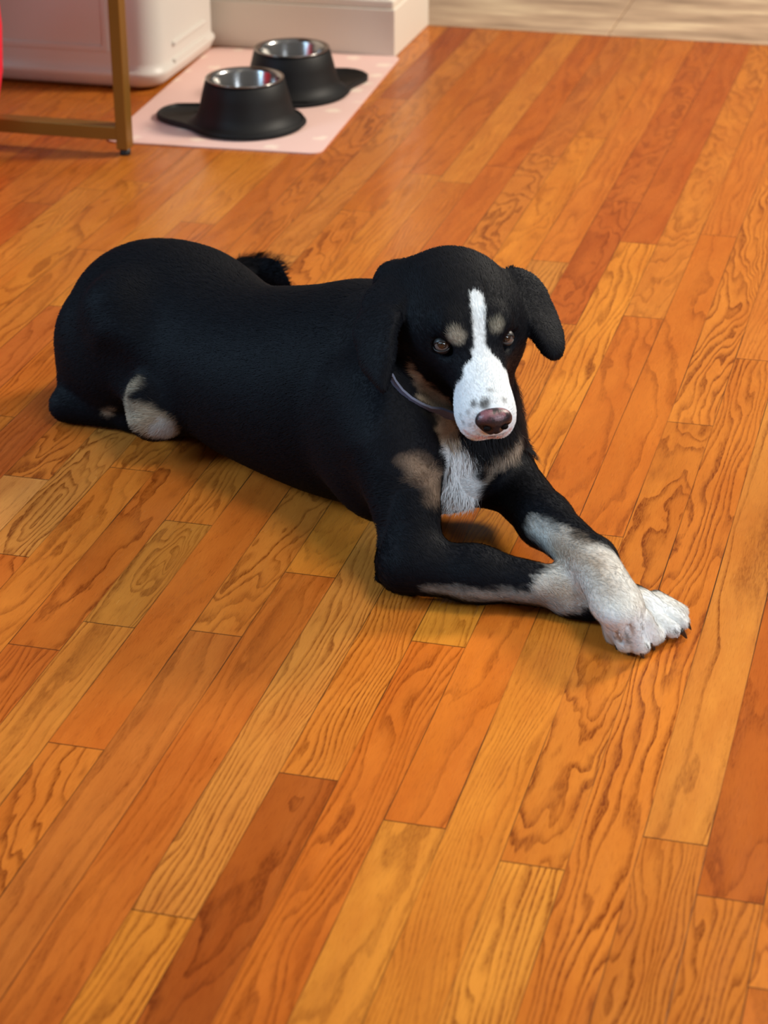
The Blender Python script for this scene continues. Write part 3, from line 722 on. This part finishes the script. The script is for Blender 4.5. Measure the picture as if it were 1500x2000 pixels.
# eyes ----------------------------------------------------------------------
EYE = plain('dark_brown_iris', (.036, .020, .012, 1), .08, spec=.5); PUP = plain('pupil', (.002, .002, .002, 1), .05, spec=.8)
LID = plain('eyelid_skin', (.012, .010, .010, 1), .45); 
EW = plain('eye_white', (.13, .10, .09, 1), .15, spec=.5)
camdir = (R3 @ (CAM-(O+HD(0, 0, 0) @ R3))); camdir /= np.linalg.norm(camdir)
for s_ in (-1, 1):
    c = HD(-.0035, s_*.0345, -.017); r_ = .0083
    eye = blob('eye', EW, dog, c, (r_, r_, r_), np.eye(3))
    gd = camdir*1.0+np.array([0, 0, .12]); gd /= np.linalg.norm(gd)
    axg = earax(gd, HUv)
    blob('iris', EYE, eye, c+gd*.0022, (.0072, .0066, .0066), axg)
    blob('pupil', PUP, eye, c+gd*.0060, (.0038, .0032, .0032), axg)
    for up in (1, -1):
        bm = bmesh.new(); ring = []
        # lid: arc of a slightly bigger shell
        A0 = earax(camdir*.75+HFv*.3+HLv*s_*.25, R3 @ UP+.10*s_*HLv)      # facing out of the socket
        for i in range(13):
            th = math.pi*i/12; row = []
            for j in range(7):
                el = math.radians((24 if up > 0 else 30)+j*9)*up*(math.sin(th)**.6) if j < 99 else 0
                el = (math.radians(27 if up > 0 else 34)*math.sin(th)+math.radians(j*10))*up
                az = (th-math.pi/2)
                d_ = np.array([math.cos(el)*math.cos(az), math.cos(el)*math.sin(az), math.sin(el)])
                row.append(bm.verts.new(Vector(O+(c+(d_*(r_+.0010)) @ A0) @ R3)))
            ring.append(row)
        for a_, b_ in zip(ring, ring[1:]):
            for j in range(6): bm.faces.new((a_[j], a_[j+1], b_[j+1], b_[j]))
        o = from_bm('eyelid', bm, LID, eye, True); md = o.modifiers.new('s', 'SOLIDIFY'); md.thickness = .0012
# mouth line ----------------------------------------------------------------
# claws ---------------------------------------------------------------------
CL = plain('dark_claw', (.012, .010, .010, 1), .3); 
def claw(px, py, z, dx_, dy_, ln=.011, r0=.0032):
    a_ = PX(px, py, z); b_ = PX(px+dx_, py+dy_, max(z-.006, .002)); d_ = b_-a_; d_ /= np.linalg.norm(d_)
    bm = bmesh.new(); side = np.cross(d_, (0, 0, 1.)); side /= np.linalg.norm(side); up_ = np.cross(side, d_); rr = []
    for i in range(8):
        s_ = i/7; c_ = a_+d_*ln*s_-np.array([0, 0, .004])*s_*s_; c_[2] = max(c_[2], .0015); r_ = r0*(1-s_)**.6+.0002
        rr.append([bm.verts.new(Vector(O+(c_+side*r_*math.cos(k*math.pi/4)*.7+up_*r_*math.sin(k*math.pi/4)) @ R3)) for k in range(8)])
    for a2, b2 in zip(rr, rr[1:]):
        for k in range(8): bm.faces.new((a2[k], a2[(k+1) % 8], b2[(k+1) % 8], b2[k]))
    bm.faces.new(rr[0]); bm.faces.new(rr[-1]); from_bm('claw', bm, CL, dog, True)
for c_ in ((1338, 1214, .014, 10, 8), (1330, 1232, .012, 10, 8), (1222, 1262, .012, 5, 10), (1250, 1268, .012, 5, 10), (1270, 1254, .012, 7, 8), (1156, 1172, .050, 0, 12), (1204, 1248, .014, 1, 10)): claw(*c_)
# collar --------------------------------------------------------------------
COLR = plain('grey_blue_collar', lin((92, 98, 122)), .6, bump=.3, bscale=500)
nc = HD(-.085, 0, -.085)
p1, p2, p3 = [hit(*q) for q in ((770, 748), (800, 785), (836, 808))]
ring = []
axis = R3 @ np.cross(p2-p1, CAM-p2); 
ncl = nc
n_ax = Lc(p1)-ncl; n_b = Lc(p3)-ncl; nrm = np.cross(n_ax, n_b); nrm /= np.linalg.norm(nrm)
e1 = n_ax/np.linalg.norm(n_ax); e2 = np.cross(nrm, e1)
wc = O+ncl @ R3
for i in range(64):
    th = 2*math.pi*i/64; d_ = (e1*math.cos(th)+e2*math.sin(th)) @ R3
    h_ = bvh.ray_cast(Vector(wc), Vector(d_)); rr_ = min(h_[3], .12) if h_[0] is not None else .08
    ring.append(rr_)
ring = np.array(ring); raw = ring.copy()
for _ in range(6): ring = (np.roll(ring, 1)+np.roll(ring, -1)+2*ring)/4
ring = np.minimum(ring, raw+.002)
for i in range(64):
    th = 2*math.pi*i/64; d_ = (e1*math.cos(th)+e2*math.sin(th)) @ R3
    ring[i] *= 1-.35*min(max(max(d_ @ RIGHT-.1, d_ @ UP-.1)/.3, 0), 1)
bm = bmesh.new(); vv = []; wn = nrm @ R3
for i in range(64):
    th = 2*math.pi*i/64; d_ = (e1*math.cos(th)+e2*math.sin(th)) @ R3
    c_ = wc+d_*(ring[i]+.006)
    vv.append([bm.verts.new(Vector(c_+d_*a_+wn*b_)) for a_, b_ in ((-.0015, -.006), (.0015, -.006), (.0015, .006), (-.0015, .006))])
for i in range(64):
    a_, b_ = vv[i], vv[(i+1) % 64]
    for k in range(4): bm.faces.new((a_[k], a_[(k+1) % 4], b_[(k+1) % 4], b_[k]))
o = from_bm('collar', bm, COLR, dog); o['label'] = 'grey-blue fabric collar'
